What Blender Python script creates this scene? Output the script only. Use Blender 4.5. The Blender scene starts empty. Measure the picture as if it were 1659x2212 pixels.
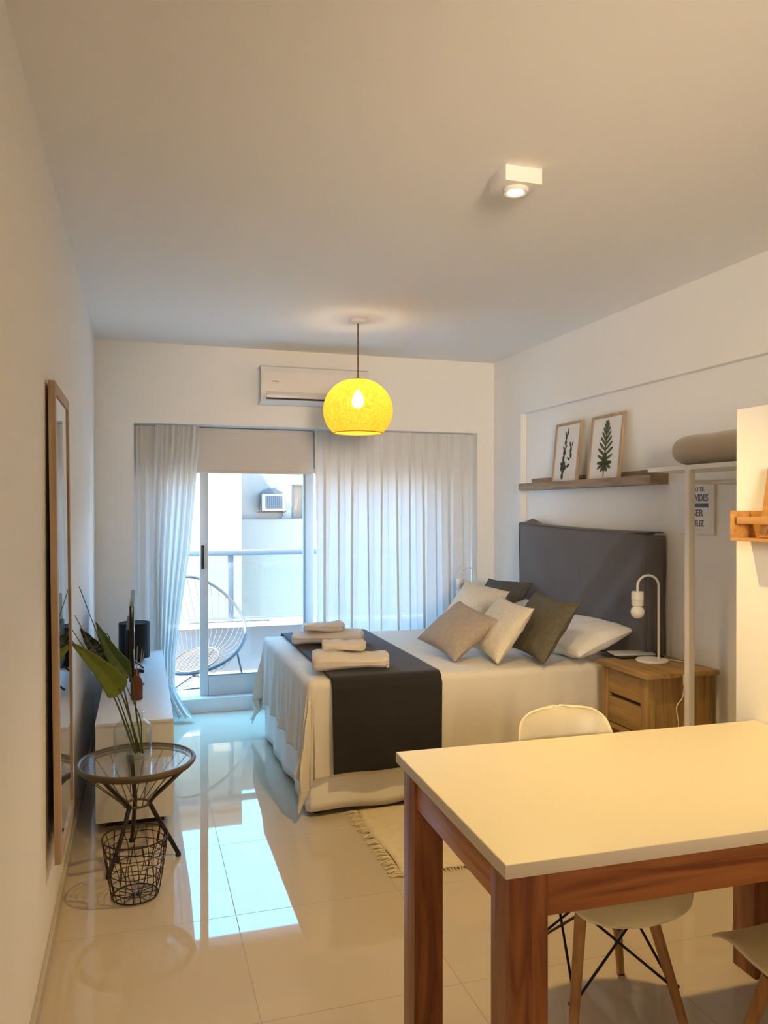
import bpy, bmesh, math, random
from math import sin, cos, pi, radians as R
from mathutils import Vector, Matrix, noise
random.seed(7)
S = bpy.context.scene
COL = S.collection

# ------------------------------------------------------------------ camera
cam = bpy.data.objects.new('camera', bpy.data.cameras.new('camera'))
COL.objects.link(cam)
cam.location = (0.30, 0.0, 1.517)
cam.rotation_euler = (R(90 - 0.203), 0, R(-17.304))
cam.data.sensor_fit = 'HORIZONTAL'; cam.data.sensor_width = 36
cam.data.lens = 1690.0 / 1659.0 * 36
cam.data.clip_start = 0.02
S.camera = cam
# ------------------------------------------------------------------ view / world / lights
S.view_settings.view_transform = 'Standard'; S.view_settings.look = 'None'
S.view_settings.gamma = 1; S.view_settings.use_curve_mapping = False
S.view_settings.exposure = 1.48
S.cycles.use_denoising = True; S.cycles.use_adaptive_sampling = True; S.cycles.adaptive_threshold = 0.05
S.cycles.max_bounces = 8; S.cycles.diffuse_bounces = 5; S.cycles.glossy_bounces = 4
S.cycles.transparent_max_bounces = 16; S.cycles.transmission_bounces = 8
S.cycles.caustics_reflective = False; S.cycles.caustics_refractive = False
S.cycles.sample_clamp_indirect = 6.0

SKY = 10.5
w = bpy.data.worlds.new('sky'); S.world = w; w.use_nodes = True
wn = w.node_tree.nodes; wl = w.node_tree.links
bg = wn['Background']; bg.inputs['Strength'].default_value = SKY
tc = wn.new('ShaderNodeTexCoord'); sp = wn.new('ShaderNodeSeparateXYZ')
cr = wn.new('ShaderNodeValToRGB')
wl.new(tc.outputs['Generated'], sp.inputs[0]); wl.new(sp.outputs['Z'], cr.inputs[0]); wl.new(cr.outputs[0], bg.inputs['Color'])
cr.color_ramp.elements[0].position = 0.0; cr.color_ramp.elements[0].color = (0.64, 0.72, 0.84, 1)
cr.color_ramp.elements[1].position = 0.35; cr.color_ramp.elements[1].color = (0.095, 0.34, 0.66, 1)

def lamp(name, kind, loc, energy, color, **kw):
    d = bpy.data.lights.new(name, kind); d.energy = energy; d.color = color
    rot = kw.pop('rot', None)
    for k, v in kw.items(): setattr(d, k, v)
    o = bpy.data.objects.new(name, d); COL.objects.link(o); o.location = loc
    if rot: o.rotation_euler = rot
    return o
WARM = (1.0, 0.67, 0.235)
# portal that guides daylight through the balcony opening
pt = lamp('sky_portal', 'AREA', (1.55, 6.22, 0.98), 1, (1, 1, 1), shape='RECTANGLE', size=2.3, size_y=1.8, rot=(R(90), 0, R(180)))
pt.data.size = 2.3; pt.data.size_y = 1.75; pt.data.cycles.is_portal = True
pt.rotation_euler = (R(-90), 0, 0)
sun = lamp('sun', 'SUN', (0, 6, 12), 18, (1.0, 0.84, 0.62), angle=R(0.6))
sun.rotation_euler = Vector((.55, .12, -.82)).to_track_quat('-Z', 'Y').to_euler()
SPOT_E, REAR_E, PEND_E = 41, 23, 64
lamp('ceiling_spot_light', 'SPOT', (1.555, 2.50, 2.625), SPOT_E, WARM, spot_size=R(102), spot_blend=0.7, shadow_soft_size=0.025)
lamp('rear_fill_light', 'SPOT', (1.7, -1.7, 2.625), REAR_E, (1.0, 0.73, 0.44), spot_size=R(172), spot_blend=0.5, shadow_soft_size=0.2)  # unseen warm lamp added behind the camera to light the near room
aim = lamp('far_wall_fill', 'SPOT', (0.70, -1.5, 1.95), 265, (1.0, 0.82, 0.60), spot_size=R(50), spot_blend=1.0, shadow_soft_size=0.45)  # added fill spot, no fixture; brightens the bed wall and far end
aim.rotation_euler = (Vector((2.65, 5.2, 2.15)) - Vector((0.70, -1.5, 1.95))).to_track_quat('-Z', 'Y').to_euler()
lamp('pendant_light', 'POINT', (1.60, 4.72, 2.19), PEND_E, (1.0, 0.78, 0.42), shadow_soft_size=0.03)

# ------------------------------------------------------------------ materials
MATS = {}
def mat(name, col, rough=0.6, metal=0.0, ior=1.45, bump=0.0, bscale=200, var=0.0, vscale=4, spec=None, sheen=0.0, stretch=None):
    if name in MATS: return MATS[name]
    m = bpy.data.materials.new(name); m.use_nodes = True
    n = m.node_tree.nodes; l = m.node_tree.links; b = n['Principled BSDF']
    b.inputs['Base Color'].default_value = (*col, 1); b.inputs['Roughness'].default_value = rough
    b.inputs['Metallic'].default_value = metal; b.inputs['IOR'].default_value = ior
    if sheen: b.inputs['Sheen Weight'].default_value = sheen
    co = n.new('ShaderNodeTexCoord'); mp = n.new('ShaderNodeMapping'); l.new(co.outputs['Object'], mp.inputs[0])
    if stretch: mp.inputs['Scale'].default_value = stretch
    if var:
        t = n.new('ShaderNodeTexNoise'); t.inputs['Scale'].default_value = vscale; t.inputs['Detail'].default_value = 4
        l.new(mp.outputs[0], t.inputs['Vector'])
        r = n.new('ShaderNodeValToRGB'); l.new(t.outputs['Fac'], r.inputs[0])
        r.color_ramp.elements[0].position = 0.3; r.color_ramp.elements[1].position = 0.7
        r.color_ramp.elements[0].color = (*[c * (1 - var) for c in col], 1)
        r.color_ramp.elements[1].color = (*[min(1, c * (1 + var)) for c in col], 1)
        l.new(r.outputs[0], b.inputs['Base Color'])
    if bump:
        t2 = n.new('ShaderNodeTexNoise'); t2.inputs['Scale'].default_value = bscale; t2.inputs['Detail'].default_value = 3
        l.new(mp.outputs[0], t2.inputs['Vector'])
        bp = n.new('ShaderNodeBump'); bp.inputs['Strength'].default_value = bump; bp.inputs['Distance'].default_value = 0.004
        l.new(t2.outputs['Fac'], bp.inputs['Height']); l.new(bp.outputs[0], b.inputs['Normal'])
    MATS[name] = m; return m

def wood(name, c1, c2, axis='X', rough=0.45, scale=1.0):
    if name in MATS: return MATS[name]
    m = bpy.data.materials.new(name); m.use_nodes = True
    n = m.node_tree.nodes; l = m.node_tree.links; b = n['Principled BSDF']
    b.inputs['Roughness'].default_value = rough
    co = n.new('ShaderNodeTexCoord'); mp = n.new('ShaderNodeMapping'); l.new(co.outputs['Object'], mp.inputs[0])
    s = [14 * scale] * 3; s['XYZ'.index(axis)] = 1.1 * scale; mp.inputs['Scale'].default_value = s
    t = n.new('ShaderNodeTexNoise'); t.inputs['Scale'].default_value = 1.6; t.inputs['Detail'].default_value = 6; t.inputs['Distortion'].default_value = 1.4
    l.new(mp.outputs[0], t.inputs['Vector'])
    r = n.new('ShaderNodeValToRGB'); l.new(t.outputs['Fac'], r.inputs[0])
    e = r.color_ramp.elements; e[0].position = 0.34; e[0].color = (*c1, 1); e[1].position = 0.66; e[1].color = (*c2, 1)
    x = r.color_ramp.elements.new(0.5); x.color = (*[a * .45 + d * .55 for a, d in zip(c1, c2)], 1)
    l.new(r.outputs[0], b.inputs['Base Color'])
    bp = n.new('ShaderNodeBump'); bp.inputs['Strength'].default_value = 0.15; bp.inputs['Distance'].default_value = 0.002
    l.new(t.outputs['Fac'], bp.inputs['Height']); l.new(bp.outputs[0], b.inputs['Normal'])
    MATS[name] = m; return m

def glass(name, tint=(1, 1, 1), refl=1.45, rough=0.0):
    m = bpy.data.materials.new(name); m.use_nodes = True
    n = m.node_tree.nodes; l = m.node_tree.links; n.remove(n['Principled BSDF'])
    tr = n.new('ShaderNodeBsdfTransparent'); tr.inputs[0].default_value = (*tint, 1)
    gl = n.new('ShaderNodeBsdfGlossy'); gl.inputs['Roughness'].default_value = rough
    F0 = ((refl - 1) / (refl + 1)) ** 2      # two-sided Schlick reflectance
    lw = n.new('ShaderNodeLayerWeight'); lw.inputs['Blend'].default_value = 0.5
    pw = n.new('ShaderNodeMath'); pw.operation = 'POWER'; pw.inputs[1].default_value = 5; l.new(lw.outputs['Facing'], pw.inputs[0])
    fr = n.new('ShaderNodeMath'); fr.operation = 'MULTIPLY_ADD'; fr.inputs[1].default_value = 1 - F0; fr.inputs[2].default_value = F0; l.new(pw.outputs[0], fr.inputs[0])
    mx = n.new('ShaderNodeMixShader'); l.new(fr.outputs[0], mx.inputs[0]); l.new(tr.outputs[0], mx.inputs[1]); l.new(gl.outputs[0], mx.inputs[2])
    l.new(mx.outputs[0], n['Material Output'].inputs['Surface'])
    return m

def sheer(name, col, transp, transl=0.6):
    m = bpy.data.materials.new(name); m.use_nodes = True
    n = m.node_tree.nodes; l = m.node_tree.links; n.remove(n['Principled BSDF'])
    tp = n.new('ShaderNodeBsdfTransparent'); di = n.new('ShaderNodeBsdfDiffuse'); tl = n.new('ShaderNodeBsdfTranslucent')
    di.inputs[0].default_value = (*col, 1); tl.inputs[0].default_value = (*col, 1)
    a = n.new('ShaderNodeMixShader'); a.inputs[0].default_value = transl; l.new(di.outputs[0], a.inputs[1]); l.new(tl.outputs[0], a.inputs[2])
    b = n.new('ShaderNodeMixShader'); b.inputs[0].default_value = transp; l.new(a.outputs[0], b.inputs[1]); l.new(tp.outputs[0], b.inputs[2])
    l.new(b.outputs[0], n['Material Output'].inputs['Surface'])
    return m

def emit(name, col, st):
    m = bpy.data.materials.new(name); m.use_nodes = True
    b = m.node_tree.nodes['Principled BSDF']; b.inputs['Base Color'].default_value = (*col, 1)
    b.inputs['Emission Color'].default_value = (*col, 1); b.inputs['Emission Strength'].default_value = st
    return m

M_wall = mat('wall_paint', (0.89, 0.875, 0.85), 0.75, bump=0.04, bscale=60)
M_ceil = mat('ceiling_paint', (0.88, 0.865, 0.84), 0.8)
M_white = mat('white_lacquer', (0.80, 0.79, 0.78), 0.35)
M_whitemat = mat('white_matte_metal', (0.80, 0.78, 0.75), 0.45)
M_alu = mat('white_aluminium', (0.60, 0.61, 0.62), 0.35)
M_teal = mat('frame_gasket', (0.22, 0.34, 0.38), 0.5)
M_black = mat('black_plastic', (0.010, 0.010, 0.011), 0.4)
M_blackm = mat('black_metal', (0.014, 0.011, 0.010), 0.35)
M_marble = mat('white_marble', (0.74, 0.76, 0.78), 0.15, var=0.06, vscale=6)
M_base = mat('tile_skirting', (0.50, 0.42, 0.32), 0.2)
M_lin = mat('white_linen', (0.68, 0.63, 0.55), 0.85, bump=0.25, bscale=90, sheen=0.2)
M_sheet = mat('white_sheet', (0.82, 0.79, 0.74), 0.85, bump=0.2, bscale=40, sheen=0.1)
M_towel = mat('towel_terry', (0.74, 0.65, 0.56), 0.95, bump=0.9, bscale=420, sheen=0.4)
M_dark = mat('charcoal_cotton', (0.014, 0.012, 0.011), 0.9, bump=0.3, bscale=160, sheen=0.15)
M_hb = mat('slate_cotton', (0.135, 0.126, 0.130), 0.88, bump=0.3, bscale=30, sheen=0.1)
M_taupe = mat('taupe_linen', (0.42, 0.345, 0.285), 0.9, bump=0.5, bscale=260, var=0.08, vscale=60)
M_cream = mat('cream_linen', (0.74, 0.66, 0.52), 0.9, bump=0.6, bscale=200, var=0.06, vscale=50)
M_olive = mat('olive_brown_linen', (0.135, 0.115, 0.075), 0.9, bump=0.5, bscale=260, var=0.15, vscale=70)
M_knit = mat('grey_knit', (0.10, 0.092, 0.080), 0.95, bump=1.0, bscale=90, var=0.25, vscale=60)
M_rug = mat('cream_wool', (0.78, 0.66, 0.44), 0.95, bump=0.9, bscale=160, var=0.06, vscale=30)
M_blanket = mat('beige_fleece', (0.42, 0.34, 0.25), 0.95, bump=0.5, bscale=120, sheen=0.4)
M_cherryX = wood('cherry_wood_x', (0.155, 0.040, 0.011), (0.33, 0.115, 0.035), 'X', 0.35)
M_cherryZ = wood('cherry_wood_z', (0.155, 0.040, 0.011), (0.33, 0.115, 0.035), 'Z', 0.35)
M_cherryY = wood('cherry_wood_y', (0.26, 0.085, 0.022), (0.45, 0.18, 0.055), 'Y', 0.35)
M_oakY = wood('oak_y', (0.25, 0.135, 0.042), (0.43, 0.26, 0.090), 'Y', 0.5)
M_oakZ = wood('oak_z', (0.25, 0.135, 0.042), (0.43, 0.26, 0.090), 'Z', 0.5)
M_greyoak = wood('grey_oak', (0.22, 0.15, 0.10), (0.40, 0.30, 0.21), 'Y', 0.6)
M_frame = wood('pale_oak', (0.36, 0.24, 0.14), (0.52, 0.37, 0.24), 'Z', 0.5)
M_honey = wood('honey_wood', (0.42, 0.20, 0.055), (0.62, 0.33, 0.10), 'Y', 0.4)
M_beech = wood('beech', (0.38, 0.19, 0.07), (0.55, 0.30, 0.12), 'Z', 0.4)
M_top = mat('cream_laminate', (0.83, 0.74, 0.52), 0.42)
M_edge = mat('laminate_edge', (0.60, 0.53, 0.41), 0.5)
M_shell = mat('white_polypropylene', (0.82, 0.73, 0.50), 0.35)
M_paper = mat('print_paper', (0.80, 0.78, 0.76), 0.6)
M_leafink = mat('green_ink', (0.10, 0.11, 0.05), 0.8)
M_cactusink = mat('dark_green_ink', (0.055, 0.065, 0.045), 0.8)
M_ink = mat('navy_ink', (0.10, 0.13, 0.20), 0.7)
M_rattan = mat('brown_resin', (0.13, 0.095, 0.055), 0.45)
M_wire = mat('copper_dark_wire', (0.045, 0.020, 0.014), 0.35, metal=0.5)
M_leafY = mat('leaf_light_green', (0.16, 0.21, 0.028), 0.35)
M_leafG = mat('leaf_green', (0.075, 0.125, 0.030), 0.35)
M_leafD = mat('leaf_dark', (0.008, 0.018, 0.008), 0.3)
M_stem = mat('stem_green', (0.085, 0.10, 0.025), 0.5)
M_amber = mat('amber_glass', (0.17, 0.042, 0.010), 0.12)
M_reed = mat('reed', (0.45, 0.34, 0.24), 0.8)
M_glass = glass('clear_glass', (0.985, 0.99, 0.988), 1.5)
M_vase = glass('vase_glass', (0.965, 0.975, 0.97), 1.28)
M_water = glass('water', (0.94, 0.96, 0.955), 1.12)
M_rglass = glass('railing_glass', (0.93, 0.98, 0.97), 1.3)
M_mirror = mat('mirror_silver', (0.86, 0.88, 0.86), 0.02, metal=1.0)
M_sheerR = sheer('sheer_voile', (0.86, 0.85, 0.84), 0.03, 0.17)
M_sheerL = sheer('sheer_voile_warm', (0.88, 0.85, 0.82), 0.03, 0.24)
M_blind = mat('blackout_blind', (0.66, 0.60, 0.54), 0.8)
M_shade = sheer('yellow_cotton_shade', (0.95, 0.62, 0.08), 0.02, 0.24)
M_bulb = emit('lit_bulb', (1.0, 0.86, 0.55), 30)
M_disc = emit('lit_lens', (1.0, 0.88, 0.55), 25)
M_bulboff = mat('opal_bulb', (0.82, 0.80, 0.77), 0.2)
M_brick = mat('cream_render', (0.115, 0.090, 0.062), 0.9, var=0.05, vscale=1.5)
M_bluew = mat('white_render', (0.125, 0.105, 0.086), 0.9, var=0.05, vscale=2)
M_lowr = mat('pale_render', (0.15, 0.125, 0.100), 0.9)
M_rail = mat('railing_paint', (0.085, 0.105, 0.12), 0.4)
M_string = mat('grey_cord', (0.040, 0.038, 0.038), 0.5)
M_jute = mat('cord_natural', (0.12, 0.10, 0.08), 0.8)
M_grille = mat('grille_grey', (0.02, 0.022, 0.022), 0.6)
M_shut = mat('brown_shutter', (0.10, 0.055, 0.03), 0.7)
M_soot = mat('soot_stain', (0.055, 0.055, 0.055), 0.95, var=0.3, vscale=20)
M_tvb = mat('tv_black', (0.008, 0.008, 0.009), 0.15)
M_drum = mat('black_fabric', (0.010, 0.010, 0.010), 0.8)
M_acw = mat('ac_plastic', (0.78, 0.74, 0.70), 0.35)
M_acg = mat('ac_flap', (0.62, 0.61, 0.62), 0.3)

# floor tiles
M_floor = bpy.data.materials.new('porcelain_tiles'); M_floor.use_nodes = True
n = M_floor.node_tree.nodes; l = M_floor.node_tree.links; b = n['Principled BSDF']
co = n.new('ShaderNodeTexCoord'); mp = n.new('ShaderNodeMapping'); l.new(co.outputs['Object'], mp.inputs[0])
mp.inputs['Location'].default_value = (0.0, 0.25, 0)
br = n.new('ShaderNodeTexBrick'); br.offset = 0.0; br.squash = 1.0
br.inputs['Scale'].default_value = 1.0; br.inputs['Brick Width'].default_value = 0.64; br.inputs['Row Height'].default_value = 0.64
br.inputs['Mortar Size'].default_value = 0.0016; br.inputs['Mortar Smooth'].default_value = 0.1
br.inputs['Color1'].default_value = (0.60, 0.50, 0.37, 1); br.inputs['Color2'].default_value = (0.58, 0.485, 0.36, 1); br.inputs['Mortar'].default_value = (0.36, 0.30, 0.23, 1)
l.new(mp.outputs[0], br.inputs['Vector']); l.new(br.outputs['Color'], b.inputs['Base Color'])
rr = n.new('ShaderNodeMapRange'); l.new(br.outputs['Fac'], rr.inputs[0]); rr.inputs[3].default_value = 0.025; rr.inputs[4].default_value = 0.6
l.new(rr.outputs[0], b.inputs['Roughness']); b.inputs['IOR'].default_value = 1.44

# ------------------------------------------------------------------ mesh helpers
class BM:
    def __init__(s): s.b = bmesh.new()
    def box(s, x0, x1, y0, y1, z0, z1, bev=0.0, mtx=None, seg=2):
        t = bmesh.new(); bmesh.ops.create_cube(t, size=1)
        for v in t.verts: v.co = Vector(((x0 + x1) / 2 + v.co.x * (x1 - x0), (y0 + y1) / 2 + v.co.y * (y1 - y0), (z0 + z1) / 2 + v.co.z * (z1 - z0)))
        if bev: bmesh.ops.bevel(t, geom=t.edges[:], offset=bev, segments=seg, affect='EDGES', profile=0.6)
        return s.merge(t, mtx)
    def merge(s, t, mtx=None):
        if mtx is not None: t.transform(mtx)
        me = bpy.data.meshes.new('t'); t.to_mesh(me); t.free(); s.b.from_mesh(me); bpy.data.meshes.remove(me); return s
    def tube(s, pts, r, seg=10, closed=False, r1=None, cap=True):
        pts = [Vector(p) for p in pts]; N = len(pts); rings = []
        up = None
        for i, p in enumerate(pts):
            if closed: d = (pts[(i + 1) % N] - pts[i - 1])
            else: d = pts[min(i + 1, N - 1)] - pts[max(i - 1, 0)]
            d.normalize()
            if up is None:
                up = Vector((0, 0, 1)) if abs(d.z) < 0.9 else Vector((1, 0, 0))
            a = d.cross(up)
            if a.length < 1e-5: a = d.cross(Vector((0.3, 1, 0.2)))
            a.normalize(); bb = a.cross(d).normalized(); up = bb
            rad = r if r1 is None else r + (r1 - r) * i / (N - 1)
            rings.append([s.b.verts.new(p + a * cos(2 * pi * k / seg) * rad + bb * sin(2 * pi * k / seg) * rad) for k in range(seg)])
        for i in range(N if closed else N - 1):
            A, B = rings[i], rings[(i + 1) % N]
            for k in range(seg):
                s.b.faces.new((A[k], A[(k + 1) % seg], B[(k + 1) % seg], B[k]))
        if not closed and cap:
            s.b.faces.new(rings[0][::-1]); s.b.faces.new(rings[-1])
        return s
    def lathe(s, prof, c=(0, 0, 0), seg=32, mtx=None):
        t = bmesh.new(); rings = []
        for r, z in prof:
            if r < 1e-5: rings.append([t.verts.new((0, 0, z))])
            else: rings.append([t.verts.new((r * cos(2 * pi * k / seg), r * sin(2 * pi * k / seg), z)) for k in range(seg)])
        for A, B in zip(rings, rings[1:]):
            if len(A) == 1 and len(B) == 1: continue
            for k in range(seg):
                k2 = (k + 1) % seg
                if len(A) == 1: t.faces.new((A[0], B[k2], B[k]))
                elif len(B) == 1: t.faces.new((A[k], A[k2], B[0]))
                else: t.faces.new((A[k], A[k2], B[k2], B[k]))
        m = Matrix.Translation(c)
        if mtx is not None: m = m @ mtx
        return s.merge(t, m)
    def grid(s, f, nu, nv, closeu=False):
        V = [[s.b.verts.new(f(i / nu, j / nv)) for j in range(nv + 1)] for i in range(nu + (0 if closeu else 1))]
        for i in range(nu):
            i2 = (i + 1) % len(V)
            for j in range(nv):
                try: s.b.faces.new((V[i][j], V[i2][j], V[i2][j + 1], V[i][j + 1]))
                except ValueError: pass
        return s
    def poly(s, pts, thick=0.0, nrm=None):
        vs = [s.b.verts.new(p) for p in pts]; f = s.b.faces.new(vs)
        if thick:
            r = bmesh.ops.extrude_face_region(s.b, geom=[f])
            nv = Vector(nrm) * thick
            for e in r['geom']:
                if isinstance(e, bmesh.types.BMVert): e.co += nv
        return s

WO = {}
def wloc(o): return WO.get(o.name, Vector((0, 0, 0)))
def obj(name, bm, m, parent=None, smooth=True, at=None, mods=None, auto=35):
    """link a BM as one mesh object; coordinates are given in the space of the thing's root (world when unrotated)"""
    b = bm.b if isinstance(bm, BM) else bm
    bmesh.ops.recalc_face_normals(b, faces=b.faces[:])
    if at is None:
        if parent is not None: base = wloc(parent)
        else:
            xs = [v.co.x for v in b.verts]; ys = [v.co.y for v in b.verts]; zs = [v.co.z for v in b.verts]
            base = Vector(((min(xs) + max(xs)) / 2, (min(ys) + max(ys)) / 2, min(zs)))
    else: base = Vector(at)
    bmesh.ops.translate(b, verts=b.verts[:], vec=-base)
    me = bpy.data.meshes.new(name); b.to_mesh(me); b.free()
    me.materials.append(m)
    o = bpy.data.objects.new(name, me); COL.objects.link(o)
    WO[o.name] = base
    if parent is not None:
        o.parent = parent; o.location = base - wloc(parent)
    else: o.location = base
    if smooth:
        for p in me.polygons: p.use_smooth = True
        bb = bmesh.new(); bb.from_mesh(me)
        for e in bb.edges:
            if len(e.link_faces) == 2 and e.calc_face_angle(0) > R(auto): e.smooth = False
        bb.to_mesh(me); bb.free()
    for md in (mods or []):
        k = o.modifiers.new(md[0].lower(), md[0])
        for a, v in md[1].items(): setattr(k, a, v)
    return o
def thing(name, label, cat, loc=(0, 0, 0), group=None, kind=None):
    o = bpy.data.objects.new(name, None); COL.objects.link(o); o.location = loc; o.empty_display_size = 0.05
    WO[o.name] = Vector(loc)
    if label: o['label'] = label
    if cat: o['category'] = cat
    if group: o['group'] = group
    if kind: o['kind'] = kind
    return o
def tag(o, label, cat, group=None):
    o['label'] = label; o['category'] = cat
    if group: o['group'] = group
    return o
def struct(name, bm, m, label=None, **k):
    o = obj(name, bm, m, **k); o['kind'] = 'structure'
    if label: o['label'] = label
    return o
def copy_tree(src, parent=None):
    c = src.copy(); COL.objects.link(c)
    if parent is not None: c.parent = parent
    for ch in [x for x in list(COL.objects) if x.parent == src]: copy_tree(ch, c)
    return c
def bez(p, n=24):
    """Catmull-Rom through points"""
    P = [Vector(q) for q in p]; P = [P[0] * 2 - P[1]] + P + [P[-1] * 2 - P[-2]]; out = []
    for i in range(1, len(P) - 2):
        for k in range(n):
            t = k / n; a, b_, c, d = P[i - 1], P[i], P[i + 1], P[i + 2]
            out.append(0.5 * ((2 * b_) + (c - a) * t + (2 * a - 5 * b_ + 4 * c - d) * t * t + (3 * b_ - a - 3 * c + d) * t ** 3))
    out.append(P[-2]); return out
def nz(x, y, z=0, s=1): return noise.noise(Vector((x * s, y * s, z * s)))

# ------------------------------------------------------------------ room shell
XR = 3.04; YB = 5.80; YR = -2.2; H = 2.70
struct('floor', BM().box(-0.2, 3.4, YR - .2, 6.02, -0.15, 0), M_floor, 'glossy beige porcelain floor tiles', at=(0, 0, 0), smooth=False)
struct('ceiling', BM().box(-0.2, 3.4, YR - .2, 6.3, H, H + .15), M_ceil, smooth=False)
struct('wall_left', BM().box(-0.2, 0, YR - .2, YB + .5, 0, H), M_wall, smooth=False)
# right wall: column, beam above and the recessed panel
bmr = BM(); bmr.box(XR, XR + .3, 5.327, 6.3, 0, H); bmr.box(XR, XR + .3, YR, 5.327, 2.235, H)
bmr.box(XR + .047, XR + .3, YR, 5.327, 0, 2.235)
struct('wall_right', bmr, M_wall, smooth=False)
# back wall with the wide curtain niche
NX0, NX1, NZ = 0.257, 2.895, 2.13
bk = BM(); bk.box(0, NX0, YB, 6.06, 0, H); bk.box(NX1, XR, YB, 6.06, 0, H); bk.box(NX0, NX1, YB, 6.06, NZ, H)
struct('wall_back', bk, M_wall, smooth=False)
bk = BM(); bk.box(-.1, 0.44, 6.06, 6.22, 0, H); bk.box(2.66, 3.3, 6.06, 6.22, 0, H); bk.box(0.44, 2.66, 6.06, 6.22, 1.84, H)
struct('wall_window_side', bk, M_wall, smooth=False)
struct('wall_rear', BM().box(-.2, 3.4, YR - .2, YR, 0, H), M_wall, smooth=False)
struct('wall_partition', BM().box(2.30, 2.42, YR, 2.258, 0, 1.867, 0.004), M_wall, 'low cream partition wall at the right beside the table', smooth=False)
struct('baseboard_left', BM().box(0, 0.014, YR, YB, 0, 0.062, .003), M_base, smooth=False)
struct('baseboard_back', BM().box(0.014, NX0, YB - .014, YB, 0, 0.062, .003), M_base, smooth=False)
struct('baseboard_right', BM().box(XR + .033, XR + .047, YR, 5.32, 0, 0.062, .003), M_base, smooth=False)
struct('baseboard_partition', BM().box(2.286, 2.30, YR, 2.258, 0, 0.062, .003), M_base, smooth=False)
struct('trim_1', BM().box(0.44, 2.66, 5.965, 6.30, -.02, 0.105, .006), M_marble, 'white marble balcony door sill', smooth=False)

# sliding balcony door
d1 = thing('door_1', 'white aluminium sliding balcony door, slid open at left', None, (1.17, 6.07, .105), kind='structure')
def leaf(root, xa, xb, y, wl_, wr_, seal):
    z0, z1 = 0.105, 1.87
    obj('door_stile', BM().box(xa, xa + wl_, y, y + .04, z0, z1, .004), M_alu, root)
    obj('door_stile', BM().box(xb - wr_, xb, y, y + .04, z0, z1, .004), M_alu, root)
    obj('door_rail', BM().box(xa + wl_, xb - wr_, y + .002, y + .038, z0, z0 + .15, .004), M_alu, root)
    obj('door_rail', BM().box(xa + wl_, xb - wr_, y + .002, y + .038, z1 - .06, z1, .004), M_alu, root)
    obj('door_glass', BM().box(xa + wl_ - .005, xb - wr_ + .005, y + .017, y + .022, z0 + .145, z1 - .055), M_glass, root, smooth=False)
    if seal: obj('gasket', BM().box(xb - wr_ - .008, xb - wr_ + .010, y - .002, y + .03, z0 + .15, z1 - .06, .002), M_teal, root)
    g = BM().box(xa + wl_, xb - wr_, y - .001, y + .01, z0 + .147, z0 + .156); obj('gasket', g, M_teal, root, smooth=False)
leaf(d1, 0.730, 1.605, 6.05, .062, .075, True)
obj('door_handle', BM().box(.738, .760, 6.035, 6.052, 1.062, 1.245, .008), M_black, d1)
d2 = thing('door_2', 'white aluminium balcony door leaf behind the right curtain', None, (2.1, 6.12, .105), kind='structure')
leaf(d2, 1.56, 2.63, 6.11, .06, .06, False)
fr = BM().box(0.44, 0.485, 6.03, 6.18, .105, 1.84, .004).box(2.615, 2.66, 6.03, 6.18, .105, 1.84, .004).box(.44, 2.66, 6.03, 6.18, 1.80, 1.84, .004)
struct('trim_2', fr, M_alu, 'white aluminium balcony door frame')

# ------------------------------------------------------------------ balcony and street
struct('floor_balcony', BM().box(-1.5, 4.5, 6.22, 7.20, -.1, .05), mat('balcony_tile', (.26, .25, .24), .5), smooth=False)
pb = BM().box(-1.5, 4.5, 7.16, 7.34, -2.5, .455, .01)
struct('wall_balcony', pb, mat('parapet_paint', (.20, .19, .18), .8), 'low pale balcony parapet')
struct('trim_3', BM().box(-1.5, 4.5, 7.10, 7.36, .455, .49, .006), M_marble, 'white ledge on the balcony parapet')
rl = thing('balcony_railing', 'pale blue metal balcony railing with glass infill', 'railing', (1.08, 7.22, .49))
obj('top_rail', BM().box(-1.5, 4.5, 7.19, 7.25, 1.095, 1.145, .006), M_rail, rl)
obj('bottom_rail', BM().box(-1.5, 4.5, 7.205, 7.235, .515, .53, .003), M_rail, rl)
for x in (-.55, 1.085, 2.6, 4.1): obj('post', BM().box(x - .025, x + .025, 7.20, 7.24, .49, 1.097, .004), M_rail, rl)
for x0, x1 in ((-1.5, -.58), (-.52, 1.055), (1.115, 2.57), (2.63, 4.07)):
    obj('glass_panel', BM().box(x0, x1, 7.216, 7.222, .53, 1.095), M_rglass, rl, smooth=False)
tag(obj('stick', BM().tube([(.72, 7.13, .505), (1.40, 7.12, .505)], .007, 8).lathe([(0, -.012), (.012, -.006), (.014, 0), (.012, .008), (0, .014)], (1.41, 7.12, .506), 12, Matrix.Rotation(R(90), 4, 'Y')), M_string), 'thin grey stick lying on the white balcony ledge', 'stick')

# buildings across
bA = thing('apartment_building', 'tall cream building side across the street at left', 'building', (-1.2, 10.3, -3))
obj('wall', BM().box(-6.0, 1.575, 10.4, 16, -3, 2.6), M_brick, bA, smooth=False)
obj('cornice', BM().box(-6.05, 1.575, 10.33, 10.41, 2.45, 2.62, .01), M_brick, bA)
bB = thing('apartment_building', 'white rendered building across the street with brown window', 'building', (5, 11.3, -3))
wb = BM(); wb.box(1.58, 2.42, 11.3, 16, -3, 2.52); wb.box(2.60, 12, 11.3, 16, -3, 2.52); wb.box(2.42, 2.60, 11.3, 16, 1.87, 2.52); wb.box(2.42, 2.60, 11.3, 16, -3, 1.385)
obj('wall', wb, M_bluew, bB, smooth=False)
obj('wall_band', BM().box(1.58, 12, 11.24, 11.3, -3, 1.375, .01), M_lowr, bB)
wf = obj('window', BM().box(2.42, 2.60, 11.34, 11.36, 1.385, 1.87), M_shut, bB, smooth=False)
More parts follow.
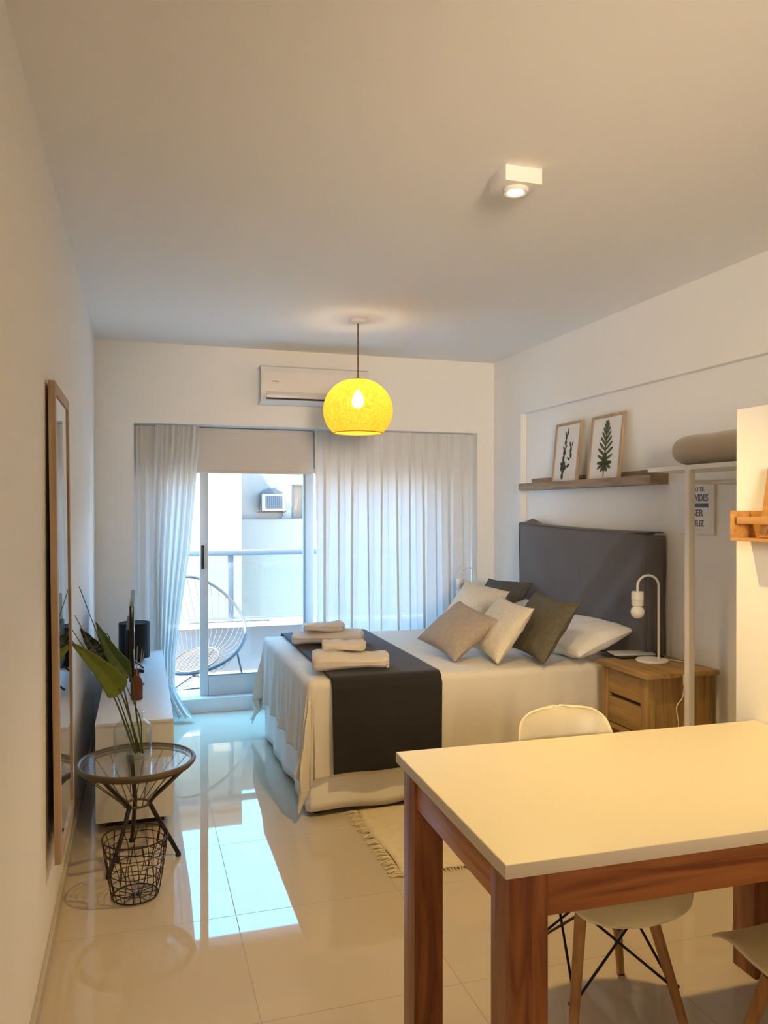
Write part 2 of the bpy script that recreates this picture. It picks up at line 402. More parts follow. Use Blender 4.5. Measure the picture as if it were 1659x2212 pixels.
obj('window_frame', BM().box(2.415, 2.435, 11.29, 11.345, 1.385, 1.87).box(2.42, 2.60, 11.29, 11.345, 1.855, 1.875), M_grille, wf, smooth=False)
obj('stain', BM().poly([(1.95 + .33 * (i / 12), 11.296, 1.76 + .07 * abs(nz(i * .7, 3)) + .05 * sin(pi * i / 12)) for i in range(13)] + [(2.28, 11.296, 1.74), (1.93, 11.296, 1.74)], .002, (0, -1, 0)), M_soot, bB, smooth=False)
ac = thing('window_air_conditioner', 'old boxy air conditioner unit on building across the street', 'air conditioner', (2.12, 11.2, 1.49))
obj('housing', BM().box(1.95, 2.285, 11.12, 11.30, 1.495, 1.735, .01), mat('aged_housing', (.22, .21, .19), .6), ac)
obj('grille', BM().box(2.00, 2.245, 11.112, 11.125, 1.525, 1.705), M_grille, ac, smooth=False)
gb = BM()
for i in range(9): gb.box(2.0 + .0272 * (i + .5), 2.005 + .0272 * (i + .5), 11.105, 11.113, 1.525, 1.705)
for i in range(6): gb.box(2.0, 2.245, 11.105, 11.113, 1.535 + .03 * i, 1.539 + .03 * i)
obj('grille_bars', gb, mat('grille_bar', (.07, .07, .07), .6), ac, smooth=False)
obj('bracket', BM().tube([(1.94, 11.29, 1.74), (1.93, 11.13, 1.49), (1.93, 11.29, 1.47), (2.29, 11.29, 1.47), (2.30, 11.13, 1.49)], .008, 6), M_string, ac)
obj('drain_hose', BM().tube(bez([(2.27, 11.27, 1.5), (2.28, 11.26, 1.42), (2.25, 11.25, 1.39)], 6), .012, 6), M_string, ac)

# string chair on the balcony: egg hoop, small inner hoop, cords, tripod
sc = thing('string_chair', 'round grey string lounge chair on the balcony', 'chair', (.80, 6.66, .05))
Cc = Vector((.72, 6.68, .555)); U = Vector((-.22, .50, .80)).normalized(); V = Vector((1.0, -.10, .10)); V = (V - U * V.dot(U)).normalized()
Wn = U.cross(V)
def hoop(t):
    a = 2 * pi * t; uu = .43 * cos(a); vv = .40 * sin(a) * (1 + .18 * cos(a) * -1)
    return Cc + U * uu + V * vv + Wn * (-.05 * cos(2 * a))
obj('hoop', BM().tube([hoop(i / 72) for i in range(72)], .013, 8, True), M_string, sc)
Ci = Vector((.74, 6.66, .27)); 
def hoop2(t):
    a = 2 * pi * t; return Ci + (U * .6 + Vector((0, .6, -.1))).normalized() * .15 * cos(a) + V * .19 * sin(a)
obj('inner_hoop', BM().tube([hoop2(i / 40) for i in range(40)], .008, 6, True), M_string, sc)
cb = BM()
for i in range(34):
    a, c_ = hoop(i / 34), hoop2(i / 34); mid = (a + c_) / 2 + Vector((0.03, 0.02, -.05))
    cb.tube(bez([a, mid, c_], 5), .0022, 5)
for i in range(24):
    a = hoop2(i / 48 + .01); c_ = hoop2(-(i / 48) - .01); cb.tube([a, c_], .0028, 5)
obj('cord_seat', cb, M_jute, sc)
for k, (px_, py_) in enumerate(((1.13, 6.62), (.52, 6.45), (.74, 7.02))):
    top = hoop((.40, .75, .18)[k]) if k == 0 else hoop2((.3, .75, .18)[k])
    obj('leg', BM().tube([top, (px_, py_, .062)], .009, 8), M_string, sc)
obj('base_ring', BM().tube([(1.13, 6.62, .062), (.52, 6.45, .062), (.74, 7.02, .062)], .008, 6, True), M_string, sc)

# ------------------------------------------------------------------ blinds and curtains
def blind(x0, x1, label):
    t = thing('roller_blind', label, 'blind', ((x0 + x1) / 2, 5.95, NZ), group=None)
    obj('fabric', BM().box(x0, x1, 5.972, 5.975, 1.80, 2.12), M_blind, t, smooth=False)
    obj('bottom_bar', BM().box(x0, x1, 5.967, 5.981, 1.786, 1.806, .004), M_blind, t)
    obj('roller', BM().tube([(x0, 5.992, 2.10), (x1, 5.992, 2.10)], .022, 16), M_blind, t)
blind(.66, 1.585, 'beige roller blind above the open balcony door')
blind(1.60, 2.72, 'beige roller blind hanging behind the right sheer curtain')
blind(.275, .645, 'beige roller blind hanging behind the left sheer curtain')

def curtain_r(u, v):
    z = 2.125 - v * 2.10
    x = 1.575 + u * (2.885 - 1.575)
    x += .02 * sin(u * 40 + 1) * v
    ph = u * 2 * pi * 11.5 + .5 * sin(u * 9) + .5 * sin(v * 1.6 + u * 3)
    k = 1 - .25 * v
    return Vector((x + .022 * sin(ph * 2) * k, 5.885 + .032 * sin(ph) * (.7 + .5 * v), z))
cu = obj('sheer_curtain', BM().grid(curtain_r, 340, 30), M_sheerR)
tag(cu, 'wide white sheer curtain covering the right side of the window', 'curtain')
def curtain_l0(u, v):   # flat panel hanging at the far left
    z = 2.125 - v * 2.09
    x = .268 + u * (.20)
    return Vector((x + .006 * sin(u * 31) * v, 5.938 + .010 * sin(u * 2 * pi * 3.5), z))
cl = obj('sheer_curtain', BM().grid(curtain_l0, 60, 20), M_sheerL)
tag(cl, 'narrow flat white sheer curtain at the far left of the window', 'curtain')
def curtain_l(u, v):
    z = 2.125 - v * 2.10
    # left and right edges follow the gathered drape
    xl = .40 - .05 * v + .10 * max(0, v - .45); 
    xr = .715 - .075 * (v / .45) ** 1.2 if v < .45 else .640 - .10 * ((v - .45) / .35) ** .9 if v < .80 else .540 - .0 * v
    if v > .9: xr += .13 * ((v - .9) / .1) ** 1.5
    x = xl + (xr - xl) * u
    ph = u * 2 * pi * 6.5 + .8 * sin(v * 3)
    amp = .020 + .022 * v
    y = 5.87 + amp * sin(ph) + .008 * sin(ph * 2.3)
    if v > .93: y -= .16 * ((v - .93) / .07) * (.4 + .6 * u); z = max(z, .012 + .025 * abs(sin(u * 9)))
    return Vector((x, y, z))
cl = obj('sheer_curtain', BM().grid(curtain_l, 170, 60), M_sheerL)
tag(cl, 'gathered white sheer curtain pulled left, trailing on the floor', 'curtain')

# ------------------------------------------------------------------ air conditioner
a = thing('air_conditioner', 'white wall air conditioner above the balcony window', 'air conditioner', (1.52, YB, 2.29))
def acp(u, v):
    a_ = v; pts = [(0, 2.29), (-.10, 2.285), (-.17, 2.30), (-.195, 2.335), (-.205, 2.40), (-.205, 2.50), (-.195, 2.54), (-.17, 2.552), (0, 2.555)]
    k = a_ * (len(pts) - 1); i = min(int(k), len(pts) - 2); f = k - i
    y = pts[i][0] * (1 - f) + pts[i + 1][0] * f; z = pts[i][1] * (1 - f) + pts[i + 1][1] * f
    return Vector((1.125 + u * .80, YB + y, z))
t = BM().grid(acp, 1, 32)
bmesh.ops.holes_fill(t.b, edges=[e for e in t.b.edges if e.is_boundary], sides=0)
obj('housing', t, M_acw, a, auto=30)
obj('louver', BM().box(1.165, 1.885, 5.592, 5.612, 2.318, 2.362, .004, Matrix.Translation((0, 0, 0))), M_acg, a)
obj('louver_gap', BM().box(1.165, 1.885, 5.593, 5.62, 2.308, 2.318), M_black, a, smooth=False)
lg = BM()
for i in range(5): lg.box(1.205 + i * .0095, 1.212 + i * .0095, 5.5938, 5.596, 2.432, 2.439)
obj('logo', lg, mat('logo_red', (.35, .12, .10), .5), a, smooth=False)

# ------------------------------------------------------------------ pendant lamp
p = thing('pendant_lamp', 'glowing yellow globe pendant lamp hanging by brown cord', 'lamp', (1.60, 4.72, H))
obj('ceiling_rose', BM().lathe([(0, 0), (.056, 0), (.056, -.008), (.045, -.018), (.01, -.022), (0, -.022)], (1.60, 4.72, H)), M_whitemat, p)
obj('cord', BM().tube([(1.60, 4.72, H - .02), (1.60, 4.72, 2.325)], .0045, 8), mat('brown_cord', (.16, .07, .04), .7), p)
pr = []
for i in range(33):
    th = R(20) + (R(180 - 44) - R(20)) * i / 32
    pr.append((.2175 * sin(th) ** .95, .198 * cos(th)))
sh = obj('shade', BM().lathe(pr, (1.60, 4.72, 2.135), 64), M_shade, p, mods=[])
nd = M_shade.node_tree.nodes; tl_ = M_shade.node_tree.links
tx = nd.new('ShaderNodeTexCoord'); ns_ = nd.new('ShaderNodeTexNoise'); ns_.inputs['Scale'].default_value = 26; ns_.inputs['Detail'].default_value = 8; ns_.inputs['Distortion'].default_value = 3
rp = nd.new('ShaderNodeValToRGB'); rp.color_ramp.elements[0].position = .35; rp.color_ramp.elements[1].position = .62
rp.color_ramp.elements[0].color = (.82, .48, .045, 1); rp.color_ramp.elements[1].color = (.92, .66, .10, 1)
tl_.new(tx.outputs['Object'], ns_.inputs['Vector']); tl_.new(ns_.outputs['Fac'], rp.inputs[0])
for q in nd:
    if q.type in ('BSDF_DIFFUSE', 'BSDF_TRANSLUCENT'): tl_.new(rp.outputs[0], q.inputs[0])
obj('shade_rim', BM().tube([(1.60 + .152 * cos(2 * pi * i / 48), 4.72 + .152 * sin(2 * pi * i / 48), 1.993) for i in range(48)], .004, 6, True), mat('shade_rim', (.45, .20, .03), .7), p)
obj('cap', BM().lathe([(0, .0), (.012, .0), (.055, -.012), (.056, -.016), (0, -.016)], (1.60, 4.72, 2.338)), mat('shade_cap', (.30, .14, .03), .6), p)
obj('socket', BM().lathe([(0, 2.33), (.018, 2.33), (.02, 2.26), (0, 2.26)], (1.60, 4.72, 0), 16), M_black, p)
obj('bulb', BM().lathe([(0, -.052), (.018, -.049), (.034, -.036), (.040, -.015), (.038, .01), (.026, .035), (.015, .05), (.014, .062), (0, .062)], (1.60, 4.72, 2.20), 24), M_bulb, p)

# ceiling spotlight
s_ = thing('ceiling_spotlight', 'small white box spotlight on ceiling, switched on', 'lamp', (1.565, 2.50, H))
rz = Matrix.Rotation(R(-2), 4, 'Z')
obj('housing', BM().box(1.495, 1.635, 2.435, 2.565, H - .055, H, .003), M_whitemat, s_)
obj('lens_ring', BM().lathe([(.030, 0), (.044, 0), (.046, -.006), (.040, -.014), (.030, -.012)], (1.565, 2.50, H - .055)), M_whitemat, s_)
obj('lens', BM().lathe([(0, -.004), (.033, -.008), (.033, 0), (0, 0)], (1.565, 2.50, H - .057), 24), M_disc, s_)

# ------------------------------------------------------------------ mirror
mi = thing('wall_mirror', 'tall narrow mirror in pale wooden frame on left wall', 'mirror', (.03, 2.85, .40))
def mm(x0, x1, y0, y1, z0, z1, bev=.002):
    bm_ = BM(); bm_.box(x0, x1, y0, y1, z0, z1, bev)
    for v in bm_.b.verts: v.co.x += .027 - (v.co.z - .335) * .0118
    return bm_
obj('frame_stile', mm(0, .022, 2.80, 2.84, .335, 1.945), M_frame, mi)
obj('frame_stile', mm(0, .022, 3.30, 3.34, .335, 1.945), M_frame, mi)
obj('frame_rail', mm(0, .022, 2.84, 3.30, .335, .375), M_frame, mi)
obj('frame_rail', mm(0, .022, 2.84, 3.30, 1.905, 1.945), M_frame, mi)
obj('mirror_glass', mm(.012, .017, 2.835, 3.305, .37, 1.91, 0), M_mirror, mi, smooth=False)
for k, zz in enumerate((.60, 1.70)):
    obj('hanger', BM().box(0, .027 - (zz - .335) * .0118, 3.04, 3.10, zz, zz + .03), M_blackm, mi, smooth=False)

# ------------------------------------------------------------------ tv stand, tv, drum lamp, diffuser
t = thing('tv_stand', 'long low white TV stand along the left wall', 'cabinet', (.275, 4.8, 0))
obj('body', BM().box(.10, .445, 3.86, 5.74, .055, .505, .002), M_white, t)
obj('top', BM().box(.098, .45, 3.855, 5.745, .505, .52, .002), M_white, t)
obj('plinth', BM().box(.14, .41, 3.96, 5.68, 0, .055), M_black, t, smooth=False)
for i in range(3):
    obj('door', BM().box(.445, .452, 3.87 + i * .623, 3.87 + i * .623 + .617, .06, .50, .002), M_white, t)
t = thing('television', 'thin black television seen edge-on above the TV stand', 'television', (.25, 4.85, .52))
obj('screen', BM().box(.243, .268, 4.42, 5.30, .585, .995, .004), M_tvb, t)
obj('back_cover', BM().box(.222, .244, 4.55, 5.17, .60, .85, .008), M_black, t)
for y in (4.62, 5.10): obj('foot', BM().tube([(.18, y, .527), (.25, y, .59), (.32, y, .527)], .006, 8), M_black, t)
t = thing('drum_lamp', 'black drum shade lamp behind the television', 'lamp', (.262, 5.38, .52))
obj('base', BM().lathe([(0, .52), (.06, .52), (.06, .53), (.012, .535), (.012, .60), (0, .60)], (.262, 5.38, 0)), M_black, t)
obj('shade', BM().lathe([(.098, .548), (.098, .775), (.094, .775), (.094, .552), (.098, .548)], (.262, 5.38, 0), 48), M_drum, t)
obj('diffuser', BM().lathe([(0, .772), (.095, .772), (.095, .768), (0, .768)], (.262, 5.38, 0), 32), M_drum, t)
obj('cord', BM().tube(bez([(.24, 5.38, .535), (.15, 5.3, .60), (.10, 5.32, .71), (.05, 5.45, .70), (.03, 5.6, .62)], 8), .003, 6), M_black, t)
t = thing('reed_diffuser', 'amber glass reed diffuser bottle on the TV stand', 'diffuser', (.281, 4.30, .52))
obj('bottle', BM().lathe([(0, 0), (.028, 0), (.032, .006), (.032, .085), (.028, .105), (.014, .125), (.012, .150), (.015, .152), (.015, .160), (.009, .160), (.009, .13), (0, .13)], (.281, 4.30, .52), 28), M_amber, t)
for i in range(7):
    a = i / 7 * 2 * pi; obj('reed', BM().tube([(.281 + .004 * cos(a), 4.30 + .004 * sin(a), .56), (.281 + .028 * cos(a) + .01, 4.30 + .028 * sin(a), .775 + .01 * (i % 3))], .0018, 5), M_reed, t)
obj('tag', BM().tube([(.295, 4.285, .672), (.318, 4.28, .667)], .009, 8), M_black, t)

# ------------------------------------------------------------------ side table, vase, basket
TX, TY, TZ = .284, 3.56, .43
t = thing('side_table', 'round glass topped side table with dark woven rim', 'table', (TX, TY, 0))
obj('glass_top', BM().lathe([(0, TZ - .006), (.236, TZ - .006), (.238, TZ - .003), (.236, TZ), (0, TZ)], (TX, TY, 0), 64), M_glass, t)
def circ(r, z, n=64): return [(TX + r * cos(2 * pi * i / n), TY + r * sin(2 * pi * i / n), z) for i in range(n)]
obj('rim', BM().tube(circ(.240, TZ - .006), .0105, 10, True).tube(circ(.232, TZ - .022), .006, 8, True), M_rattan, t)
obj('waist_ring', BM().tube(circ(.052, .238, 32), .0055, 8, True), M_rattan, t)
cb = BM()
for i in range(18):
    a, b_ = 2 * pi * i / 18, 2 * pi * (i + .8) / 18
    cb.tube([(TX + .234 * cos(a), TY + .234 * sin(a), TZ - .02), (TX + .052 * cos(b_), TY + .052 * sin(b_), .238)], .0022, 5)
obj('strings', cb, M_rattan, t)
for (fx, fy) in ((.457, 3.535), (.175, 3.40), (.262, 3.745)):
    dx, dy = fx - TX, fy - TY; L_ = math.hypot(dx, dy); dx, dy = dx / L_, dy / L_
    lg_ = obj('leg', BM().tube(bez([(TX + .232 * dx, TY + .232 * dy, TZ - .015), (TX + .15 * dx, TY + .15 * dy, .335), (TX + .062 * dx, TY + .062 * dy, .252), (TX + .066 * dx, TY + .066 * dy, .215), (TX + .12 * dx, TY + .12 * dy, .115), (fx, fy, .012)], 6), .0095, 10), M_blackm, t)
    obj('foot_cap', BM().lathe([(0, 0), (.012, 0), (.012, .016), (0, .02)], (fx, fy, 0), 12), M_black, lg_)
VX, VY, VZ = .268, 3.575, TZ
v = thing('glass_vase', 'clear glass jar vase half filled with water on side table', 'vase', (VX, VY, VZ))
obj('jar', BM().lathe([(0, .002), (.070, .002), (.079, .010), (.080, .020), (.080, .125), (.074, .148), (.052, .170), (.044, .178), (.044, .196), (.050, .200), (.050, .206), (.044, .208), (.041, .200), (.041, .178), (.048, .168), (.071, .146), (.077, .125), (.077, .02), (.07, .012), (0, .012)], (VX, VY, VZ), 48), M_vase, v)
obj('water', BM().lathe([(0, .013), (.070, .013), (.0765, .02), (.0765, .112), (0, .112)], (VX, VY, VZ), 48), M_water, v)
bq = thing('leaf_bunch', 'bunch of tall green tropical leaves in the glass vase', 'plant', (.275, 3.57, .452))
def stem(name, pts, r, m): return obj(name, BM().tube(bez(pts, 8), r, 7, r1=r * .55), m, bq)
def leafm(base, tip, width, nrm, m, droop=.02, skew=0.0, cut=.0, shape=None):
    base, tip, nrm = Vector(base), Vector(tip), Vector(nrm).normalized()
    ax = tip - base; L_ = ax.length; d = ax.normalized(); sd = d.cross(nrm).normalized(); nrm = sd.cross(d).normalized()
    f = shape or (lambda q: (sin(pi * min(1, q ** .55)) ** .75))
    def g(u, v):
        q = v; s2 = (u - .5) * 2
        wv = width * f(q) * .5
        fold = .30 * abs(s2) * wv
        return base + d * L_ * q + sd * (s2 * wv + skew * sin(pi * q)) + nrm * (fold + droop * sin(pi * q)) + nrm * .004 * sin(q * 40) * abs(s2)
    bm_ = BM().grid(g, 10, 36)
    return obj('leaf', bm_, m, bq, mods=[('SOLIDIFY', dict(thickness=.0008))])
toward = (.03, -1, .25)
leafm((.222, 3.46, .745), (.030, 3.37, .985), .105, toward, M_leafY, .012, .012, shape=lambda q: min(1, q / .10) ** .6 * (1 - max(0, (q - .10)) / .90) ** .75)
leafm((.190, 3.52, .800), (.055, 3.56, 1.010), .075, (.4, -1, .1), M_leafD, .01, 0)
leafm((.262, 3.52, .795), (.118, 3.56, 1.035), .080, (-.1, -1, .15), M_leafG, .01, -.01, shape=lambda q: min(1, q / .22) ** .7 * (1 - max(0, (q - .22)) / .78) ** .8)
stem('stem', [(.30, 3.575, .455), (.262, 3.54, .60), (.222, 3.46, .745), (.19, 3.45, .79)], .0048, M_stem)
stem('stem', [(.29, 3.59, .455), (.255, 3.58, .62), (.212, 3.60, .80), (.14, 3.63, .90)], .0046, M_stem)
stem('stem', [(.31, 3.56, .455), (.285, 3.54, .62), (.262, 3.52, .795), (.20, 3.54, .90)], .0045, M_stem)
for q in ([(.295, 3.60, .455), (.24, 3.58, .66), (.16, 3.56, .88), (.054, 3.53, 1.19)], [(.285, 3.57, .455), (.21, 3.55, .70), (.13, 3.52, .88), (.04, 3.49, 1.075)],
          [(.28, 3.56, .455), (.20, 3.52, .70), (.11, 3.48, .88), (.030, 3.45, 1.025)], [(.275, 3.58, .455), (.19, 3.52, .72), (.10, 3.46, .88), (.024, 3.42, .995)],
          [(.305, 3.60, .455), (.30, 3.56, .60), (.26, 3.50, .72), (.235, 3.46, .80)]):
    stem('stem', q, .0030, M_stem)
bk_ = thing('wire_basket', 'empty dark wire basket on floor under side table', 'basket', (.280, 3.215, 0))
BX, BY = .280, 3.215
def br_(z): return .086 + (.124 - .086) * (z / .235) ** .8
wire = BM()
for k in range(26):
    a = 2 * pi * k / 26 + .08 * sin(k * 2.3)
    pts = []
    for i in range(7):
        z = .012 + .223 * i / 6; a2 = a + .09 * sin(i * 1.1 + k * 1.7); pts.append((BX + br_(z) * cos(a2), BY + br_(z) * sin(a2), z))
    wire.tube(bez(pts, 3), .0017, 5)
for z in (.04, .075, .11, .145, .18, .208):
    pts = [(BX + br_(z) * cos(2 * pi * i / 40), BY + br_(z) * sin(2 * pi * i / 40), z + .006 * nz(i * .35, z * 40)) for i in range(40)]
    wire.tube(pts, .0017, 5, True)
for k in range(6):
    a = pi * k / 6; wire.tube([(BX + .086 * cos(a), BY + .086 * sin(a), .012), (BX, BY, .006), (BX - .086 * cos(a), BY - .086 * sin(a), .012)], .0017, 5)
obj('wire_mesh', wire, M_wire, bk_)
obj('rim', BM().tube([(BX + br_(.235) * cos(2 * pi * i / 48), BY + br_(.235) * sin(2 * pi * i / 48), .236) for i in range(48)], .003, 6, True), M_wire, bk_)
obj('base_ring', BM().tube([(BX + .086 * cos(2 * pi * i / 48), BY + .086 * sin(2 * pi * i / 48), .008) for i in range(48)], .003, 6, True), M_wire, bk_)
for sgn in (-1, 1):
    a0 = R(215) if sgn < 0 else R(20)
    P1 = lambda da, z, rr=.124: (BX + rr * cos(a0 + da), BY + rr * sin(a0 + da), z)
    obj('handle', BM().tube(bez([P1(-.35, .232), P1(-.35, .19, .112), P1(-.33, .178, .108), P1(.33, .178, .108), P1(.35, .19, .112), P1(.35, .232)], 5), .0035, 6), M_wire, bk_)

# ------------------------------------------------------------------ bed
bx0, bx1, by0, by1, bz = 1.095, 2.935, 3.79, 5.25, .648
t = thing('bed', 'double bed with white skirted base', 'bed', ((bx0 + bx1) / 2, (by0 + by1) / 2, 0))
obj('mattress', BM().box(bx0 + .015, bx1 - .0, by0 + .015, by1 - .015, .40, bz - .012, .04, seg=4), M_sheet, t)
obj('base', BM().box(bx0 + .03, bx1, by0 + .03, by1 - .03, .10, .40, .01), M_sheet, t)
for x in (bx0 + .05, bx1 - .10):
    for y in (by0 + .05, by1 - .05): obj('leg', BM().lathe([(0, 0), (.022, 0), (.028, .10), (0, .10)], (x, y, 0), 16), M_blackm, t)
def skirt(u, v):
    per = [(bx1, by0), (bx0, by0), (bx0, by1), (bx1, by1)]
    Ls = [bx1 - bx0, by1 - by0, bx1 - bx0]; s = u * sum(Ls); i = 0
    while i < 2 and s > Ls[i]: s -= Ls[i]; i += 1
    a, b_ = Vector(per[i]), Vector(per[i + 1]); d = (b_ - a).normalized(); p_ = a + d * min(s, Ls[i]); n_ = Vector((d.y, -d.x)) * -1
    c_ = Vector(((bx0 + bx1) / 2, (by0 + by1) / 2))
    if n_.dot(p_ - c_) < 0: n_ = -n_
    z = .42 - v * .395
    p_ = p_ + n_ * ((.010 + .007 * sin(u * 95) + .006 * sin(u * 37 + 1)) * (v + .1) - .004)
    return Vector((p_.x, p_.y, z + .006 * sin(u * 60) * v))
obj('skirt', BM().grid(skirt, 420, 10), M_sheet, t, mods=[('SOLIDIFY', dict(thickness=.003))])

def drape(x0, x1, y0, y1, ztop, r, ox, oyn, oyf, nx, ny, flare=.03, cflare=.32, wr=.012, xa=None, seed=0, fold=None):
    """cloth over the bed box; ox = overhang past x0 (0: ends on the bed at x0), oyn/oyf over the near / far side"""
    U0, U1 = x0 - ox, x1; V0, V1 = y0 - oyn, y1 + oyf
    ex, en, ef = bx0 - .012, by0 - .012, by1 + .012
    def f(u, v):
        X = U0 + (U1 - U0) * u; Y = V0 + (V1 - V0) * v
        dx = max(0, ex + r - X) if ox > 0 else 0
        dy = (en + r - Y) if Y < en + r else (ef - r - Y) if Y > ef - r else 0
        d = math.hypot(dx, dy)
        bxp = max(X, ex + r) if ox > 0 else X; byp = min(max(Y, en + r), ef - r)
        wz = .004 * nz(X * 3, Y * 3, seed) + .003 * nz(X * 9, Y * 7, seed + 3)
        if d < 1e-6: return Vector((X, Y, ztop + wz))
        ux, uy = -dx / d, -dy / d
        phi = math.atan2(abs(dy), dx); cf = sin(2 * phi) ** 1.5 if dx > 0 and abs(dy) > 0 else 0
        arc = r * pi / 2
        if d < arc: h_, z_ = r * sin(d / r), r * (1 - cos(d / r))
        else:
            k = flare + cflare * cf; e = d - arc; cs = math.sqrt(max(0, 1 - k * k))
            h_, z_ = r + e * k, r + e * cs
        dep = min(1, max(0, d - r) / .4)
        al = (X if abs(dy) > dx else Y)
        wv = wr * dep * (sin(al * 21 + seed) + .6 * sin(al * 43 + 2 + seed) + 1.2 * nz(al * 6, d * 2, seed))
        if fold and dx > abs(dy): wv *= fold
        if cf > .05: wv += .022 * dep * sin(phi * 14 + seed)
        h_ += wv * .8
        return Vector((bxp + ux * h_, byp + uy * h_, max(.018, ztop - z_ + wz * (1 - dep))))
    return BM().grid(f, nx, ny)
cv = obj('bed_coverlet', drape(bx0, bx1 + .005, by0, by1, .664, .035, .40, .47, .45, 170, 190, .03, .14, .011, seed=2, fold=1.6), M_lin, mods=[('SOLIDIFY', dict(thickness=.004, offset=-1))])
tag(cv, 'white linen coverlet draped over the bed to the floor', 'bedspread')
def runner(u, v):
    X = 1.205 + .60 * u; V0, V1 = by0 - .485, by1 + .45; Y = V0 + (V1 - V0) * v
    X += (-.02 * u + .0) + .012 * (v - .5)
    r = .042; en, ef = by0 - .030, by1 + .030
    dy = (en + r - Y) if Y < en + r else (ef - r - Y) if Y > ef - r else 0; d = abs(dy); s = 1 if Y > 4.5 else -1
    byp = min(max(Y, en + r), ef - r); wz = .002 * nz(X * 4, Y * 4, 9)
    if d == 0: return Vector((X, Y, .678 + wz))
    if d < r * pi / 2: return Vector((X, byp + s * r * sin(d / r), .678 - r * (1 - cos(d / r))))
    e = d - r * pi / 2
    return Vector((X + .03 * (u - .3) * e * -1, byp + s * (r + .010 + e * .045 + .006 * sin(X * 23) * min(1, e * 3)), .678 - r - e * (.97 + .05 * u * 0)))
rn = obj('bed_runner', BM().grid(runner, 50, 170), M_dark, mods=[('SOLIDIFY', dict(thickness=.005, offset=1))])
tag(rn, 'dark charcoal runner across the foot of the bed', 'bed runner')

# headboard
hb = thing('headboard', 'tall upholstered headboard under loose dark grey cover', 'headboard', (3.0, 4.43, .0))
obj('panel', BM().box(2.995, 3.062, 3.70, 5.16, .10, 1.365, .01), M_dark, hb)
def hbf(u, v):
    Y = 3.675 + 1.515 * u; zt = 1.388 + .030 * u - .010 * sin(pi * u); Z = .55 + (zt - .55) * v
    k = nz(Y * 1.3, Z * 1.6, 4) * .014 + .010 * sin((Y * 1.2 + Z * 2.2) * 5) * (1 - v) + .006 * sin((Y - Z) * 14) * u
    dg = abs((Y - 3.675) * .9 - (1.39 - Z)); k += -.018 * math.exp(-(dg / .07) ** 2) * (1 - u) * 1.6 + .016 * math.exp(-((dg - .16) / .05) ** 2) * (1 - u)
    rnd = .02 * (max(0, 1 - min(u, 1 - u) / .02) + max(0, 1 - (1 - v) / .02))
    return Vector((2.945 - k * .9 + rnd, Y, Z))
obj('cover_front', BM().grid(hbf, 90, 60), M_hb, hb, mods=[('SOLIDIFY', dict(thickness=.004, offset=-1))])
obj('cover_side', BM().grid(lambda u, v: Vector((2.955 + .115 * u, 3.672 + .004 * sin(v * 9 + u * 3), .50 + (1.372 - .5) * v)), 8, 30), M_hb, hb, mods=[('SOLIDIFY', dict(thickness=.004))])
obj('cover_top', BM().grid(lambda u, v: Vector((2.955 + .115 * u, 3.675 + 1.515 * v, 1.388 + .030 * v - .010 * sin(pi * v) + .006 * sin(pi * u) + (.03 * math.exp(-((v - .93) / .03) ** 2)) * sin(pi * u))), 8, 60), M_hb, hb, mods=[('SOLIDIFY', dict(thickness=.004))])
obj('cover_side', BM().grid(lambda u, v: Vector((2.955 + .115 * u, 5.188 + .004 * sin(v * 9), .50 + (1.415 - .5) * v)), 8, 30), M_hb, hb, mods=[('SOLIDIFY', dict(thickness=.004))])

# cushions
def cushion(name, label, cat, o, wdt, hgt, th, lean, yaw, m, roll=0, seed=0, group=None, pinch=.10, sag=0):
    n_ = 36
    def side(sg):
        def f(u, v):
            a, c_ = u * 2 - 1, v * 2 - 1
            px_ = a * (1 - pinch * (1 - c_ * c_) ** 1.0 * abs(a) ** 3); py_ = c_ * (1 - pinch * (1 - a * a) * abs(c_) ** 3)
            b_ = max(0, (1 - a * a)) ** .42 * max(0, (1 - c_ * c_)) ** .42
            wr = .006 * nz(a * 2.5, c_ * 2.5, seed + sg) + .004 * nz(a * 7, c_ * 5, seed + sg)
            return Vector((px_ * wdt / 2, py_ * hgt / 2, sg * (b_ * th / 2 + wr * min(1, b_ * 2)) - sag * (1 - c_) ** 2 * .25 * 0))
        return f
    bm_ = BM().grid(side(1), n_, n_).grid(side(-1), n_, n_)
    bmesh.ops.remove_doubles(bm_.b, verts=bm_.b.verts[:], dist=.0004)
    # local: x = width, y = up the lean, z = thickness
    W = Vector((0, -1, 0)); Up = Vector((cos(R(lean)), 0, sin(R(lean)))); Nn = W.cross(Up)
    m3 = Matrix((W, Up, Nn)).transposed().to_4x4()
    mt = Matrix.Translation(o) @ Matrix.Rotation(R(yaw), 4, 'Z') @ m3 @ Matrix.Rotation(R(roll), 4, 'Z') @ Matrix.Translation((0, hgt / 2, 0))
    bm_.b.transform(mt)
    mz = min(v.co.z for v in bm_.b.verts); bmesh.ops.translate(bm_.b, verts=bm_.b.verts[:], vec=(0, 0, o[2] - mz))
    ob = obj(name, bm_, m); return tag(ob, label, cat, group)
ZC = .671
cushion('bed_pillow', 'white bed pillow by the nightstand', 'pillow', (2.56, 4.05, ZC), .60, .40, .16, 19, 4, M_sheet, 0, 1)
cushion('bed_pillow', 'white bed pillow at the window side, mostly hidden behind the cushions', 'pillow', (2.57, 4.86, ZC), .62, .40, .16, 24, 0, M_sheet, 0, 2)
cushion('cushion', 'dark olive brown cushion leaning on the near white pillow', 'cushion', (2.36, 3.99, ZC + .01), .47, .39, .13, 56, 4, M_olive, -4, 3)
cushion('cushion', 'dark grey textured cushion by headboard on window side', 'cushion', (2.60, 5.00, ZC + .03), .42, .40, .12, 50, 22, M_knit, 0, 4)
